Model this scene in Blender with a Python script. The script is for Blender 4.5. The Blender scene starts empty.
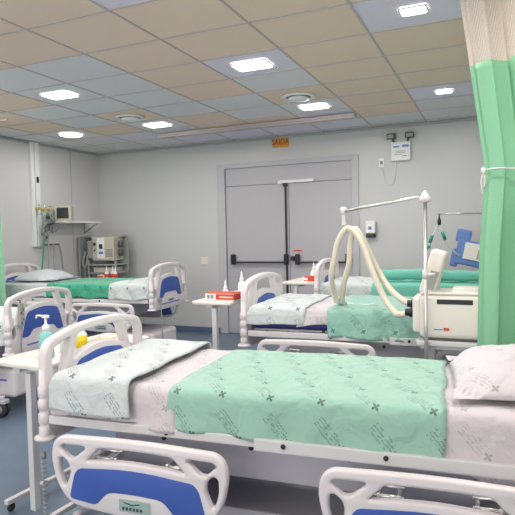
import bpy, bmesh, math, random
from mathutils import Vector, Matrix, noise
random.seed(4)
SC = bpy.context.scene
COL = SC.collection
PI = math.pi

# ------------------------------------------------------------------ materials
def new_mat(name):
    m = bpy.data.materials.new(name); m.use_nodes = True
    nt = m.node_tree; nt.nodes.clear()
    o = nt.nodes.new('ShaderNodeOutputMaterial'); b = nt.nodes.new('ShaderNodeBsdfPrincipled')
    nt.links.new(b.outputs[0], o.inputs[0])
    return m, nt, b

def mat(name, col, rough=.5, metal=0., bump=0., bscale=40., var=.0, emit=0., trans=0., alpha=1., vscale=3.):
    m, nt, b = new_mat(name)
    b.inputs['Base Color'].default_value = (*col, 1)
    b.inputs['Roughness'].default_value = rough
    b.inputs['Metallic'].default_value = metal
    if trans: b.inputs['Transmission Weight'].default_value = trans
    if alpha < 1: b.inputs['Alpha'].default_value = alpha
    if emit:
        b.inputs['Emission Color'].default_value = (1, .985, .96, 1); b.inputs['Emission Strength'].default_value = emit
    if var or bump:
        tc = nt.nodes.new('ShaderNodeTexCoord')
        if var:
            n = nt.nodes.new('ShaderNodeTexNoise'); n.inputs['Scale'].default_value = vscale; n.inputs['Detail'].default_value = 4
            nt.links.new(tc.outputs['Object'], n.inputs['Vector'])
            mx = nt.nodes.new('ShaderNodeMix'); mx.data_type = 'RGBA'
            mx.inputs[6].default_value = (*[c*(1-var) for c in col], 1); mx.inputs[7].default_value = (*[min(1, c*(1+var)) for c in col], 1)
            nt.links.new(n.outputs['Fac'], mx.inputs[0]); nt.links.new(mx.outputs[2], b.inputs['Base Color'])
        if bump:
            n = nt.nodes.new('ShaderNodeTexNoise'); n.inputs['Scale'].default_value = bscale; n.inputs['Detail'].default_value = 3
            nt.links.new(tc.outputs['Object'], n.inputs['Vector'])
            bp = nt.nodes.new('ShaderNodeBump'); bp.inputs['Strength'].default_value = bump; bp.inputs['Distance'].default_value = .01
            nt.links.new(n.outputs['Fac'], bp.inputs['Height']); nt.links.new(bp.outputs[0], b.inputs['Normal'])
    return m

def sr(r, g, b):
    f = lambda c: ((c/255+.055)/1.055)**2.4 if c > 10 else c/255/12.92
    return (f(r), f(g), f(b))

class NB:
    """small node-math helper"""
    def __init__(s, nt): s.nt = nt
    def m(s, op, a, b=None, c=None):
        n = s.nt.nodes.new('ShaderNodeMath'); n.operation = op
        for i, v in enumerate((a, b, c)):
            if v is None: continue
            if isinstance(v, (int, float)): n.inputs[i].default_value = v
            else: s.nt.links.new(v, n.inputs[i])
        return n.outputs[0]

def cloth(name, col, ink=(.09, .1, .11), strength=.8, flip=1, cu=.20, cv=.165):
    """hospital linen: repeated slanted printed text block ending in a small four-petal cross"""
    m, nt, b = new_mat(name)
    b.inputs['Roughness'].default_value = .85
    b.inputs['Sheen Weight'].default_value = .3; b.inputs['Sheen Roughness'].default_value = .45
    tc = nt.nodes.new('ShaderNodeTexCoord'); sp = nt.nodes.new('ShaderNodeSeparateXYZ')
    nt.links.new(tc.outputs['UV'], sp.inputs[0])
    M = NB(nt).m
    u, v = sp.outputs[0], sp.outputs[1]
    row = M('FLOOR', M('DIVIDE', v, cv))
    u2 = M('ADD', u, M('MULTIPLY', row, cu*.37))
    x = M('MULTIPLY', M('SUBTRACT', M('FRACT', M('DIVIDE', u2, cu)), .5), cu)
    y = M('MULTIPLY', M('SUBTRACT', M('FRACT', M('DIVIDE', v, cv)), .5), cv)
    ca, sa = math.cos(math.radians(50)), math.sin(math.radians(50))*flip
    s = M('SUBTRACT', M('MULTIPLY', x, ca), M('MULTIPLY', y, sa))
    t = M('ADD', M('MULTIPLY', x, sa), M('MULTIPLY', y, ca))
    # text lines
    pitch = .0125
    line = M('LESS_THAN', M('ABSOLUTE', M('SUBTRACT', M('FRACT', M('DIVIDE', t, pitch)), .5)), .3)
    inb = M('MULTIPLY', M('LESS_THAN', M('ABSOLUTE', t), pitch*2.0), M('LESS_THAN', M('ABSOLUTE', M('ADD', s, .018)), .055))
    nz = nt.nodes.new('ShaderNodeTexNoise'); nz.inputs['Scale'].default_value = 190; nz.inputs['Detail'].default_value = 1
    nt.links.new(tc.outputs['UV'], nz.inputs['Vector'])
    nw = nt.nodes.new('ShaderNodeTexNoise'); nw.inputs['Scale'].default_value = 55; nw.inputs['Detail'].default_value = 0
    nt.links.new(tc.outputs['UV'], nw.inputs['Vector'])
    letters = M('MULTIPLY', M('GREATER_THAN', nz.outputs['Fac'], .46), M('GREATER_THAN', nw.outputs['Fac'], .42))
    text = M('MULTIPLY', M('MULTIPLY', line, inb), M('MULTIPLY', letters, .62))
    # cross of four petals
    cs = M('SUBTRACT', s, .056)
    r = M('SQRT', M('ADD', M('MULTIPLY', cs, cs), M('MULTIPLY', t, t)))
    ang = M('ARCTAN2', t, cs)
    pet = M('MULTIPLY', M('ABSOLUTE', M('COSINE', M('MULTIPLY', M('ADD', ang, .15), 2.0))), .0145)
    cross = M('LESS_THAN', r, M('ADD', pet, .002))
    msk = M('MULTIPLY', M('MAXIMUM', text, cross), strength)
    mx = nt.nodes.new('ShaderNodeMix'); mx.data_type = 'RGBA'
    mx.inputs[6].default_value = (*col, 1); mx.inputs[7].default_value = (*ink, 1)
    nt.links.new(msk, mx.inputs[0]); nt.links.new(mx.outputs[2], b.inputs['Base Color'])
    wn = nt.nodes.new('ShaderNodeTexNoise'); wn.inputs['Scale'].default_value = 9; wn.inputs['Detail'].default_value = 3; wn.inputs['Distortion'].default_value = .6
    nt.links.new(tc.outputs['Object'], wn.inputs['Vector'])
    bp = nt.nodes.new('ShaderNodeBump'); bp.inputs['Strength'].default_value = .8; bp.inputs['Distance'].default_value = .03
    nt.links.new(wn.outputs['Fac'], bp.inputs['Height']); nt.links.new(bp.outputs[0], b.inputs['Normal'])
    return m

MT = {}
MT['plastic'] = mat('plastic_white', (.74, .69, .70), .38, bump=.03, bscale=200)
MT['painted'] = mat('painted_steel', (.66, .65, .66), .4, var=.03)
MT['undergrey'] = mat('under_grey', (.52, .50, .54), .5, var=.05)
MT['dark'] = mat('dark_metal', (.09, .09, .105), .5, var=.1)
MT['blue'] = mat('blue_panel', sr(62, 92, 172), .45, bump=.05, bscale=300)
MT['navy'] = mat('navy_vinyl', sr(42, 52, 120), .55, bump=.1)
MT['label'] = mat('label_green', sr(158, 182, 172), .5)
MT['labeldark'] = mat('label_dark', (.03, .06, .07), .5)
MT['bluestripe'] = mat('blue_stripe', sr(84, 104, 190), .5)
MT['rubber'] = mat('rubber', (.03, .03, .035), .7, bump=.05)
MT['greyrubber'] = mat('grey_rubber', (.3, .3, .31), .6)
MT['chrome'] = mat('steel', (.72, .71, .7), .28, metal=.9)
MT['black'] = mat('black_plastic', (.015, .015, .018), .35, bump=.02)
MT['tabletop'] = mat('laminate_white', sr(232, 228, 220), .35, bump=.02)
MT['green_cloth'] = cloth('linen_mint', sr(152, 192, 176), (.06, .09, .09))
MT['jade_cloth'] = cloth('linen_jade', sr(60, 158, 128), (.02, .06, .05), .8)
MT['pale_cloth'] = cloth('linen_pale_blue', sr(200, 208, 208), (.05, .06, .08))
MT['white_cloth'] = cloth('linen_white', sr(206, 198, 203), (.12, .1, .12), .45)
MT['grey_cloth'] = cloth('linen_grey', sr(196, 202, 206), (.2, .22, .25), .3)
MT['plain_teal'] = mat('plain_teal_cloth', sr(116, 192, 174), .85, bump=.4, bscale=10)
MT['mint_pale'] = cloth('linen_aqua', sr(146, 192, 178), (.06, .09, .09))
MT['teal_liquid'] = mat('teal_liquid', sr(150, 215, 215), .2, trans=.15)
MT['white_gloss'] = mat('white_gloss', (.86, .86, .85), .25, bump=.01)
MT['red'] = mat('red_card', sr(214, 74, 42), .5, bump=.02)
MT['yellow'] = mat('yellow_card', sr(240, 212, 30), .5, bump=.02)
MT['amber'] = mat('amber_plastic', sr(206, 186, 96), .5, bump=.02)
MT['cream'] = mat('cream_plastic', sr(232, 226, 217), .4, bump=.03)
MT['hose'] = mat('hose_cream', sr(226, 218, 200), .45, bump=.05)
MT['screen'] = mat('screen_dark', (.035, .035, .04), .2, bump=.01)
MT['devblue'] = mat('device_blue', sr(98, 132, 190), .45, bump=.02)
MT['devgrey'] = mat('device_grey', sr(160, 162, 158), .45, bump=.03)
MT['devbeige'] = mat('device_beige', sr(196, 192, 176), .45, bump=.03)
MT['teal'] = mat('teal_plastic', sr(30, 150, 130), .4, bump=.02)
MT['clear'] = mat('clear_tube', (.75, .8, .78), .2, alpha=.5, bump=.01)
MT['tube_grey'] = mat('tube_grey', (.25, .28, .28), .5, bump=.01)
MT['emit'] = mat('lit_panel', (.95, .95, .95), .5, emit=7)
MT['fill_pane'] = mat('added_fill_pane', (.8, .85, .9), .6, emit=5.5)  # glowing pane for the added window, a fill light for the ceiling
MT['orange_sign'] = mat('sign_orange', sr(226, 160, 62), .5, bump=.01)
MT['sign_red'] = mat('sign_red', sr(170, 62, 20), .5, bump=.01)
MT['door'] = mat('door_grey', sr(186, 184, 188), .35, bump=.03, bscale=20)
MT['frame'] = mat('frame_grey', sr(192, 192, 196), .4, bump=.02)
MT['tbar'] = mat('tbar_grey', sr(196, 186, 184), .5, bump=.02)
MT['tilecream'] = mat('tile_cream', sr(240, 218, 198), .8, bump=.15, bscale=120, var=.025, vscale=1.2)
MT['tilewhite'] = mat('tile_white', sr(230, 228, 230), .7, bump=.15, bscale=120, var=.02, vscale=1.2)
MT['tilelilac'] = mat('tile_lilac', sr(232, 226, 240), .6, bump=.1, bscale=120, var=.02, vscale=1.2)
MT['panelseam'] = mat('panel_seam', sr(176, 178, 180), .5, bump=.02)
MT['curtain'] = mat('curtain_green', sr(138, 194, 158), .8, bump=.25, bscale=60)
MT['cord'] = mat('cord_white', sr(220, 222, 215), .7, bump=.05)

def wall_mat(name, col, rough):
    m = mat(name, col, rough, bump=.04, bscale=4, var=.02, vscale=.7)
    return m
MT['wall'] = wall_mat('wall_paint_grey', sr(204, 204, 203), .38)
MT['wall_l'] = wall_mat('wall_paint_white', sr(216, 213, 213), .42)

def floor_mat():
    m, nt, b = new_mat('floor_vinyl')
    b.inputs['Roughness'].default_value = .3
    tc = nt.nodes.new('ShaderNodeTexCoord')
    n = nt.nodes.new('ShaderNodeTexNoise'); n.inputs['Scale'].default_value = 3; n.inputs['Detail'].default_value = 8
    n2 = nt.nodes.new('ShaderNodeTexNoise'); n2.inputs['Scale'].default_value = 160
    nt.links.new(tc.outputs['Object'], n.inputs['Vector']); nt.links.new(tc.outputs['Object'], n2.inputs['Vector'])
    a = NB(nt).m('ADD', NB(nt).m('MULTIPLY', n.outputs['Fac'], .6), NB(nt).m('MULTIPLY', n2.outputs['Fac'], .4))
    r = nt.nodes.new('ShaderNodeValToRGB')
    r.color_ramp.elements[0].position = .3; r.color_ramp.elements[0].color = (*sr(88, 102, 120), 1)
    r.color_ramp.elements[1].position = .7; r.color_ramp.elements[1].color = (*sr(112, 128, 146), 1)
    nt.links.new(a, r.inputs[0]); nt.links.new(r.outputs[0], b.inputs['Base Color'])
    return m
MT['floor'] = floor_mat()
MT['base'] = mat('skirting_blue', sr(96, 112, 138), .4, bump=.02)

def mesh_fabric():
    m, nt, b = new_mat('curtain_mesh')
    b.inputs['Base Color'].default_value = (*sr(222, 210, 200), 1); b.inputs['Roughness'].default_value = .9
    tc = nt.nodes.new('ShaderNodeTexCoord'); sp = nt.nodes.new('ShaderNodeSeparateXYZ')
    nt.links.new(tc.outputs['UV'], sp.inputs[0]); M = NB(nt).m
    f = lambda o: M('GREATER_THAN', M('FRACT', M('MULTIPLY', o, 250.)), .4)
    hole = M('MULTIPLY', f(sp.outputs[0]), f(sp.outputs[1]))
    nt.links.new(M('SUBTRACT', 1.0, M('MULTIPLY', hole, .55)), b.inputs['Alpha'])
    return m
MT['netting'] = mesh_fabric()

# ------------------------------------------------------------------ mesh helpers
class MB:
    def __init__(s): s.bm = bmesh.new(); s.uv = s.bm.loops.layers.uv.new('UVMap'); s.mi = 0
    def _fin(s, fs):
        for f in fs: f.material_index = s.mi
    def box(s, x0, x1, y0, y1, z0, z1, bev=0., M=None, seg=2):
        r = bmesh.ops.create_cube(s.bm, size=1.)
        vs = r['verts']
        for v in vs: v.co = Vector(((x0+x1)/2+v.co.x*(x1-x0), (y0+y1)/2+v.co.y*(y1-y0), (z0+z1)/2+v.co.z*(z1-z0)))
        fs = set(f for v in vs for f in v.link_faces)
        if bev:
            es = list(set(e for v in vs for e in v.link_edges))
            rr = bmesh.ops.bevel(s.bm, geom=es, offset=bev, segments=seg, affect='EDGES', profile=.6)
            vs = list(set(v for f in rr['faces'] for v in f.verts) | set(v for v in vs if v.is_valid))
            fs = set(f for v in vs for f in v.link_faces)
        if M is not None:
            for v in vs: v.co = M @ v.co
        s._fin(fs); return s
    def tube(s, pts, r, seg=10, cap=True, closed=False):
        pts = [Vector(p) for p in pts]; n = len(pts)
        rs = r if isinstance(r, (list, tuple)) else [r]*n
        rings = []; up = None
        for i, p in enumerate(pts):
            if closed: d = pts[(i+1) % n]-pts[i-1]
            else: d = pts[min(i+1, n-1)]-pts[max(i-1, 0)]
            if d.length < 1e-9: d = Vector((0, 0, 1))
            d.normalize()
            if up is None: up = Vector((0, 0, 1)) if abs(d.z) < .9 else Vector((1, 0, 0))
            a = d.cross(up)
            if a.length < 1e-4: a = d.cross(Vector((1, .3, 0)))
            a.normalize(); b = a.cross(d).normalized(); up = b
            rings.append([s.bm.verts.new(p+(a*math.cos(2*PI*k/seg)+b*math.sin(2*PI*k/seg))*rs[i]) for k in range(seg)])
        fs = []
        for i in range(n if closed else n-1):
            A, B = rings[i], rings[(i+1) % n]
            for k in range(seg): fs.append(s.bm.faces.new((A[k], A[(k+1) % seg], B[(k+1) % seg], B[k])))
        if cap and not closed: fs.append(s.bm.faces.new(rings[0][::-1])); fs.append(s.bm.faces.new(rings[-1]))
        for f in fs: f.smooth = True
        s._fin(fs); return s
    def lathe(s, prof, c=(0, 0, 0), seg=20, M=None):
        c = Vector(c); rings = []
        for r, z in prof:
            rings.append([s.bm.verts.new(c+Vector((max(r, 1e-4)*math.cos(2*PI*k/seg), max(r, 1e-4)*math.sin(2*PI*k/seg), z))) for k in range(seg)])
        fs = []
        for A, B in zip(rings, rings[1:]):
            for k in range(seg): fs.append(s.bm.faces.new((A[k], A[(k+1) % seg], B[(k+1) % seg], B[k])))
        fs.append(s.bm.faces.new(rings[0][::-1])); fs.append(s.bm.faces.new(rings[-1]))
        for f in fs: f.smooth = True
        if M is not None:
            for R in rings:
                for v in R: v.co = M @ v.co
        s._fin(fs); return s
    def grid(s, P, uvf=None, smooth=True):
        """P: list of rows of points"""
        V = [[s.bm.verts.new(p) for p in row] for row in P]
        for i in range(len(V)-1):
            for j in range(len(V[0])-1):
                f = s.bm.faces.new((V[i][j], V[i+1][j], V[i+1][j+1], V[i][j+1])); f.smooth = smooth; f.material_index = s.mi
                if uvf:
                    for l, (a, b) in zip(f.loops, ((i, j), (i+1, j), (i+1, j+1), (i, j+1))): l[s.uv].uv = uvf(a, b)
        return s
    def build(s, name, mats, parent=None, smooth=None, loc=None, rot=None):
        bmesh.ops.recalc_face_normals(s.bm, faces=s.bm.faces[:])
        me = bpy.data.meshes.new(name); s.bm.to_mesh(me); s.bm.free()
        if not isinstance(mats, (list, tuple)): mats = [mats]
        for m in mats: me.materials.append(MT[m] if isinstance(m, str) else m)
        if smooth is not None:
            for p in me.polygons: p.use_smooth = smooth
        return link(name, me, parent, loc, rot)

def link(name, me, parent=None, loc=None, rot=None):
    o = bpy.data.objects.new(name, me); COL.objects.link(o)
    if parent is not None: o.parent = parent
    if loc is not None: o.location = loc
    if rot is not None: o.rotation_euler = rot
    return o

def empty(name, loc, rz=0., label=None, cat=None, group=None):
    o = bpy.data.objects.new(name, None); COL.objects.link(o); o.location = loc; o.rotation_euler = (0, 0, rz)
    o.empty_display_size = .1
    return tag(o, label, cat, group)

def tag(o, label=None, cat=None, group=None, kind=None):
    if label: o['label'] = label
    if cat: o['category'] = cat
    if group: o['group'] = group
    if kind: o['kind'] = kind
    return o

def fillet(poly, r, n=4):
    out = []; N = len(poly)
    rr = r if isinstance(r, (list, tuple)) else [r]*N
    for i in range(N):
        p = Vector(poly[i]); a = Vector(poly[i-1]); b = Vector(poly[(i+1) % N])
        da = (a-p); db = (b-p)
        k = min(rr[i], da.length*.48, db.length*.48)
        A = p+da.normalized()*k; B = p+db.normalized()*k
        for t in range(n+1):
            t /= n; out.append(tuple(A*(1-t)**2+p*2*t*(1-t)+B*t*t))
    return out

def plate(name, outer, holes, thick, bevel, mname, parent, M):
    """moulded plate: 2D outline with holes, rounded edges, mapped by matrix M"""
    cu = bpy.data.curves.new(name, 'CURVE'); cu.dimensions = '2D'; cu.fill_mode = 'BOTH'
    cu.extrude = thick/2-bevel; cu.bevel_depth = bevel; cu.bevel_resolution = 2; cu.offset = -bevel
    for poly in [outer]+holes:
        sp = cu.splines.new('POLY'); sp.points.add(len(poly)-1); sp.use_cyclic_u = True
        for q, p in zip(sp.points, poly): q.co = (p[0], p[1], 0, 1)
    ob = bpy.data.objects.new(name, cu); me = bpy.data.meshes.new_from_object(ob)
    bpy.data.objects.remove(ob); bpy.data.curves.remove(cu)
    me.transform(M)
    me.materials.clear(); me.materials.append(MT[mname])
    for p in me.polygons: p.use_smooth = False
    me.name = name
    o = link(name, me, parent)
    try:
        me.shade_auto_smooth = True
    except Exception: pass
    for p in me.polygons: p.use_smooth = True
    bm = bmesh.new(); bm.from_mesh(me); bmesh.ops.remove_doubles(bm, verts=bm.verts[:], dist=1e-5)
    for e in bm.edges:
        if len(e.link_faces) == 2 and e.calc_face_angle(0) > .6: e.smooth = False
    bm.to_mesh(me); bm.free()
    return o

def text_mesh(name, s, size, mname, parent, M, ext=.001):
    cu = bpy.data.curves.new(name, 'FONT'); cu.body = s; cu.size = size; cu.extrude = ext
    cu.align_x = 'CENTER'; cu.align_y = 'CENTER'
    ob = bpy.data.objects.new(name, cu); me = bpy.data.meshes.new_from_object(ob)
    bpy.data.objects.remove(ob); bpy.data.curves.remove(cu)
    me.transform(M); me.materials.clear(); me.materials.append(MT[mname]); me.name = name
    return link(name, me, parent)

def basis(o, ex, ey, ez=None):
    ex, ey = Vector(ex), Vector(ey); ez = Vector(ez) if ez else ex.cross(ey)
    return Matrix(((ex.x, ey.x, ez.x, o[0]), (ex.y, ey.y, ez.y, o[1]), (ex.z, ey.z, ez.z, o[2]), (0, 0, 0, 1)))

def spline(pts, n=8):
    P = [Vector(p) for p in pts]; out = []
    for i in range(len(P)-1):
        p0 = P[max(i-1, 0)]; p1 = P[i]; p2 = P[i+1]; p3 = P[min(i+2, len(P)-1)]
        for k in range(n):
            t = k/n
            out.append(.5*((2*p1)+(-p0+p2)*t+(2*p0-5*p1+4*p2-p3)*t*t+(-p0+3*p1-3*p2+p3)*t**3))
    out.append(P[-1]); return out

# ------------------------------------------------------------------ room
XL, XR, YB, YF, H = -5.706, .95, 6.941, -1.9, 2.709
def st(name, mb, mats, parent=None, **k):
    o = mb.build(name, mats, parent, **k)
    if parent is None: o['kind'] = 'structure'
    return o
m = MB(); m.box(XL-.1, XR+.1, YF-.1, YB+.1, -.1, 0); st('floor', m, 'floor')
m = MB(); m.box(XL-.12, XL, YF-.1, YB+.1, 0, H); st('wall_left', m, 'wall_l')
m = MB(); m.box(XR, XR+.12, YF-.1, YB+.1, 0, H); st('wall_right', m, 'wall')
WX0, WX1, WZ0, WZ1 = -4.2, -.2, .95, 2.25  # opening for an added, unseen window that brightens the ceiling
m = MB(); m.box(XL, WX0, YF-.12, YF, 0, H); m.box(WX1, XR, YF-.12, YF, 0, H); m.box(WX0, WX1, YF-.12, YF, 0, WZ0); m.box(WX0, WX1, YF-.12, YF, WZ1, H); st('wall_near', m, 'wall')
m = MB()
m.box(WX0, WX1, YF-.11, YF-.03, WZ0, WZ0+.05); m.box(WX0, WX1, YF-.11, YF-.03, WZ1-.05, WZ1)
for k in range(5): m.box(WX0+(WX1-WX0-.05)*k/4, WX0+(WX1-WX0-.05)*k/4+.05, YF-.11, YF-.03, WZ0, WZ1)
st('added_window_1', m, 'frame')
m = MB(); m.box(WX0, WX1, YF-.08, YF-.07, WZ0, WZ1); st('added_window_2', m, 'fill_pane')  # added emissive pane behind the camera, lifts the ceiling brightness
DX0, DX1, DZ = -3.58, -1.62, 2.36
m = MB(); m.box(XL, DX0, YB, YB+.12, 0, H); m.box(DX1, XR, YB, YB+.12, 0, H); m.box(DX0, DX1, YB, YB+.12, DZ, H); st('wall_far', m, 'wall')
m = MB(); m.box(XL, DX0-.01, YB-.012, YB, 0, .075, .004); m.box(DX1+.01, XR, YB-.012, YB, 0, .075, .004); st('baseboard_far', m, 'base')
m = MB(); m.box(XL, XL+.012, YF, YB-.014, 0, .075, .004); st('baseboard_left', m, 'base')
m = MB(); m.box(XR-.012, XR, YF, YB-.014, 0, .075, .004); st('baseboard_right', m, 'base')
# wall panel joints, left and far walls
m = MB()
for y in (6.33,): m.box(XL, XL+.004, y-.006, y+.006, .08, H-.01)
st('trim_1', m, 'panelseam')
m = MB(); m.box(XL+.0, XR, YB-.03, YB, H-.03, H-.004); st('trim_2', m, 'panelseam')
m = MB(); m.box(XL, XL+.03, YF, YB-.03, H-.03, H-.004); st('trim_3', m, 'panelseam')

# suspended ceiling: tiles in a light T-bar grid
TX, TY, GX, GY = .636, .523, -2.664, 2.605
WHITE = {(1, -1), (-2, 1), (-1, 1), (3, 1), (-2, 2), (-1, 2), (1, 2), (-3, 3), (-2, 3), (-1, 3), (1, 3), (-3, 4), (-1, 4), (0, 4),
         (-5, 5), (-4, 5), (-2, 5), (0, 5), (1, 5), (3, 5), (-5, 6), (-4, 6), (-2, 6), (-3, 6), (3, 6), (2, 7), (3, 7), (1, 6), (4, 5), (4, 6), (4, 7)}
WHITE.discard((-1, 6))
LIL = {(1, -1), (3, 1), (1, 2), (3, 5), (1, 6), (0, 7), (1, 7), (-1, 7), (-2, 7), (-3, 6)}
m = MB()
tb = MB()
for i in range(-6, 7):
    for j in range(-10, 10):
        x0, x1 = GX+i*TX, GX+(i+1)*TX; y0, y1 = GY+j*TY, GY+(j+1)*TY
        x0, x1 = max(x0, XL), min(x1, XR); y0, y1 = max(y0, YF), min(y1, YB)
        if x1-x0 < .02 or y1-y0 < .02: continue
        k = 0
        if (i, j) in WHITE or j >= 7 or i == -5 and j > 3: k = 1
        if (i, j) in LIL: k = 2
        if j < -1 and (i*7+j*3) % 5 == 0: k = 1
        m.mi = k
        m.box(x0, x1, y0, y1, H+.002, H+.02)
m.mi = 3
m.box(XL-.1, XR+.1, YF-.1, YB+.1, H+.021, H+.12)
for i in range(-5, 7):
    x = GX+i*TX
    if XL < x < XR: m.box(x-.0075, x+.0075, YF, YB, H-.003, H+.004)
for j in range(-9, 10):
    y = GY+j*TY
    if YF < y < YB: m.box(XL, XR, y-.006, y+.006, H-.004, H+.0035)
st('ceiling', m, ['tilecream', 'tilewhite', 'tilelilac', 'tbar'])
# dark run of curtain track housing near the far wall
m = MB(); m.box(-3.94, -1.40, 5.97, 6.07, H-.05, H-.005, .006); m.box(-3.94, -1.40, 5.94, 5.965, H-.035, H-.005, .003)
tag(m.build('ceiling_track', 'tbar'), 'long grey track strip fixed under the ceiling before the double door', 'track')

# lights in the tiles
names = {(-2, 2): 'square ceiling panel light nearest the left wall in the picture upper left', (1, 2): 'square ceiling panel light in upper middle, above the cream tiles',
         (1, 5): 'square ceiling panel light beside round vent above the double door', (-2, 5): 'square ceiling panel light left of the dark ceiling track',
         (3, 1): 'square ceiling panel light nearest the camera, left of the right curtain top', (3, 5): 'small square ceiling panel light by the right curtain and emergency lamp'}
def panel_light(i, j, label, w=.14, d=.10, e=12):
    if i == 3: w, d = .072, .055
    cx, cy = GX+(i+.5)*TX, GY+(j+.5)*TY
    t = empty('ceiling_light', (cx, cy, H), 0, label, 'ceiling light', 'recessed panel lights')
    m = MB(); s = .012
    out = fillet([(-w-s, -d-s), (w+s, -d-s), (w+s, d+s), (-w-s, d+s)], w*.28)
    inn = fillet([(-w, -d), (w, -d), (w, d), (-w, d)], w*.25)
    plate('light_frame', out, [inn], .008, .002, 'white_gloss', t, Matrix.Translation((0, 0, -.007)))
    plate('diffuser', inn, [], .006, .001, 'emit', t, Matrix.Translation((0, 0, -.008)))
    la = bpy.data.lights.new('lamp', 'AREA'); la.shape = 'RECTANGLE'; la.size = 2*w; la.size_y = 2*d; la.energy = e; la.color = (1, .97, .94)
    lo = bpy.data.objects.new('lamp_source', la); COL.objects.link(lo); lo.parent = t; lo.location = (0, 0, -.014)
for (i, j), lab in names.items(): panel_light(i, j, lab)
for (i, j) in ((1, -1), (-2, -1), (1, -4), (-2, -4), (4, -4), (4, -1), (-4, 0), (-5, 2), (-5, -2)):  # unseen panels added for room light; the leftmost ones brighten the left wall
    panel_light(i, j, 'unseen square ceiling panel light added to brighten the room')
# round lamp
cx, cy = GX-3.5*TX, GY+5.45*TY
t = empty('round_downlight', (cx, cy, H), 0, 'round ceiling downlight close to the left wall corner', 'ceiling light')
m = MB(); m.lathe([(.155, -.012), (.16, -.004), (.15, -.002), (.14, -.012)]); m.build('light_ring', 'white_gloss', t)
m = MB(); m.lathe([(.138, -.013), (.138, -.007)]); m.build('diffuser', 'emit', t)
la = bpy.data.lights.new('lamp', 'AREA'); la.shape = 'DISK'; la.size = .26; la.energy = 6
lo = bpy.data.objects.new('lamp_source', la); COL.objects.link(lo); lo.parent = t; lo.location = (0, 0, -.017)
# round air vents
for (cx, cy), lab in (((-1.713, 5.0), 'round white ceiling air vent just before the light over the double door'), ((-3.64, 4.98), 'round white ceiling air vent among the grey tiles on the left')):
    t = empty('ceiling_vent', (cx, cy, H), 0, lab, 'air vent', 'round ceiling vents')
    m = MB(); m.lathe([(.16, -.002), (.165, -.01), (.15, -.022), (.125, -.02), (.12, -.004)]); m.build('vent_ring', 'white_gloss', t)
    m = MB(); m.lathe([(.08, -.012), (.1, -.02), (.1, -.03), (.07, -.042), (.01, -.045)]); m.build('vent_cone', 'white_gloss', t)
    m = MB(); m.lathe([(.12, -.003), (.12, -.008)]); m.build('vent_gap', 'dark', t)

# ------------------------------------------------------------------ double door
fr = MB()
fr.box(DX0-.03, DX0+.09, YB-.02, YB+.12, 0, DZ+.03, .008); fr.box(DX1-.06, DX1+.03, YB-.02, YB+.12, 0, DZ+.03, .008)
fr.box(DX0-.03, DX1+.03, YB-.018, YB+.12, DZ-.035, DZ+.028, .008)
st('trim_4', fr, 'frame')
lx0, lx1, mid = DX0+.095, DX1-.065, -2.545
for n, (a, b) in enumerate(((lx0, mid-.003), (mid+.003, lx1))):
    t = empty('door_%d' % (n+1), ((a+b)/2, YB+.03, 0)); t['kind'] = 'structure'
    w = (b-a)/2
    m = MB(); m.box(-w, w, -.02, .02, .012, 2.075, .004); m.box(-w+.03 if n == 0 else -w+.004, w-.004 if n == 0 else w-.03, -.024, -.019, .82, .835)
    m.build('door_leaf', 'door', t)
    # panic bar
    m = MB(); s = -1 if n == 0 else 1
    h0, h1 = (-w+.11, w-.035) if n == 0 else (-w+.12, w-.055)
    m.box(h0, h1, -.085, -.05, 1.005, 1.03, .01)
    m.build('push_bar', 'black', t)
    for hx in (h0, h1):
        m = MB(); m.box(hx-.028, hx+.028, -.095, -.02, .985, 1.13, .02, seg=3); m.build('bar_housing', 'black', t)
    if n == 0:
        m = MB(); m.box(w-.035-.011, w-.035+.011, -.05, -.024, .05, 2.04, .004); m.build('vertical_rod', 'black', t)
        m = MB(); m.box(w-.065, w-.005, -.06, -.02, 2.03, 2.085, .012); m.build('rod_latch', 'black', t)
    else:
        m = MB(); m.box(-w+.02, -w+.07, -.05, -.02, 1.04, 1.10, .01); m.build('lock_case', 'black', t)
        m = MB(); m.box(-w+.055, -w+.17, -.028, -.02, 1.165, 1.182, .001); m.build('red_label', 'red', t)
m = MB(); m.box(lx0, lx1, YB+.015, YB+.05, 2.085, DZ-.03, .004); st('door_3', m, 'door')
m = MB(); m.box(-.25, .25, -.04, 0, -.02, .02, .006); m.box(-.25, -.2, -.05, -.02, -.03, .0)
tag(m.build('door_closer', 'white_gloss', None, loc=(-2.43, YB+.008, 2.10)), 'slim white door closer bar across the top of the double door', 'door closer')
m = MB(); m.box(-.39, .38, -.012, 0, 2.083, 2.09)
# exit sign
t = empty('exit_sign', (-2.64, YB-.004, 2.632), 0, 'small orange SAÍDA exit sign on the wall above the double door', 'sign')
m = MB(); m.box(-.115, .115, -.006, .003, -.072, .072, .002); m.build('sign_plate', 'orange_sign', t)
text_mesh('sign_text', 'SAÍDA', .088, 'sign_red', t, basis((0, -.008, -.004), (1, 0, 0), (0, 0, 1.15)))
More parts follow.
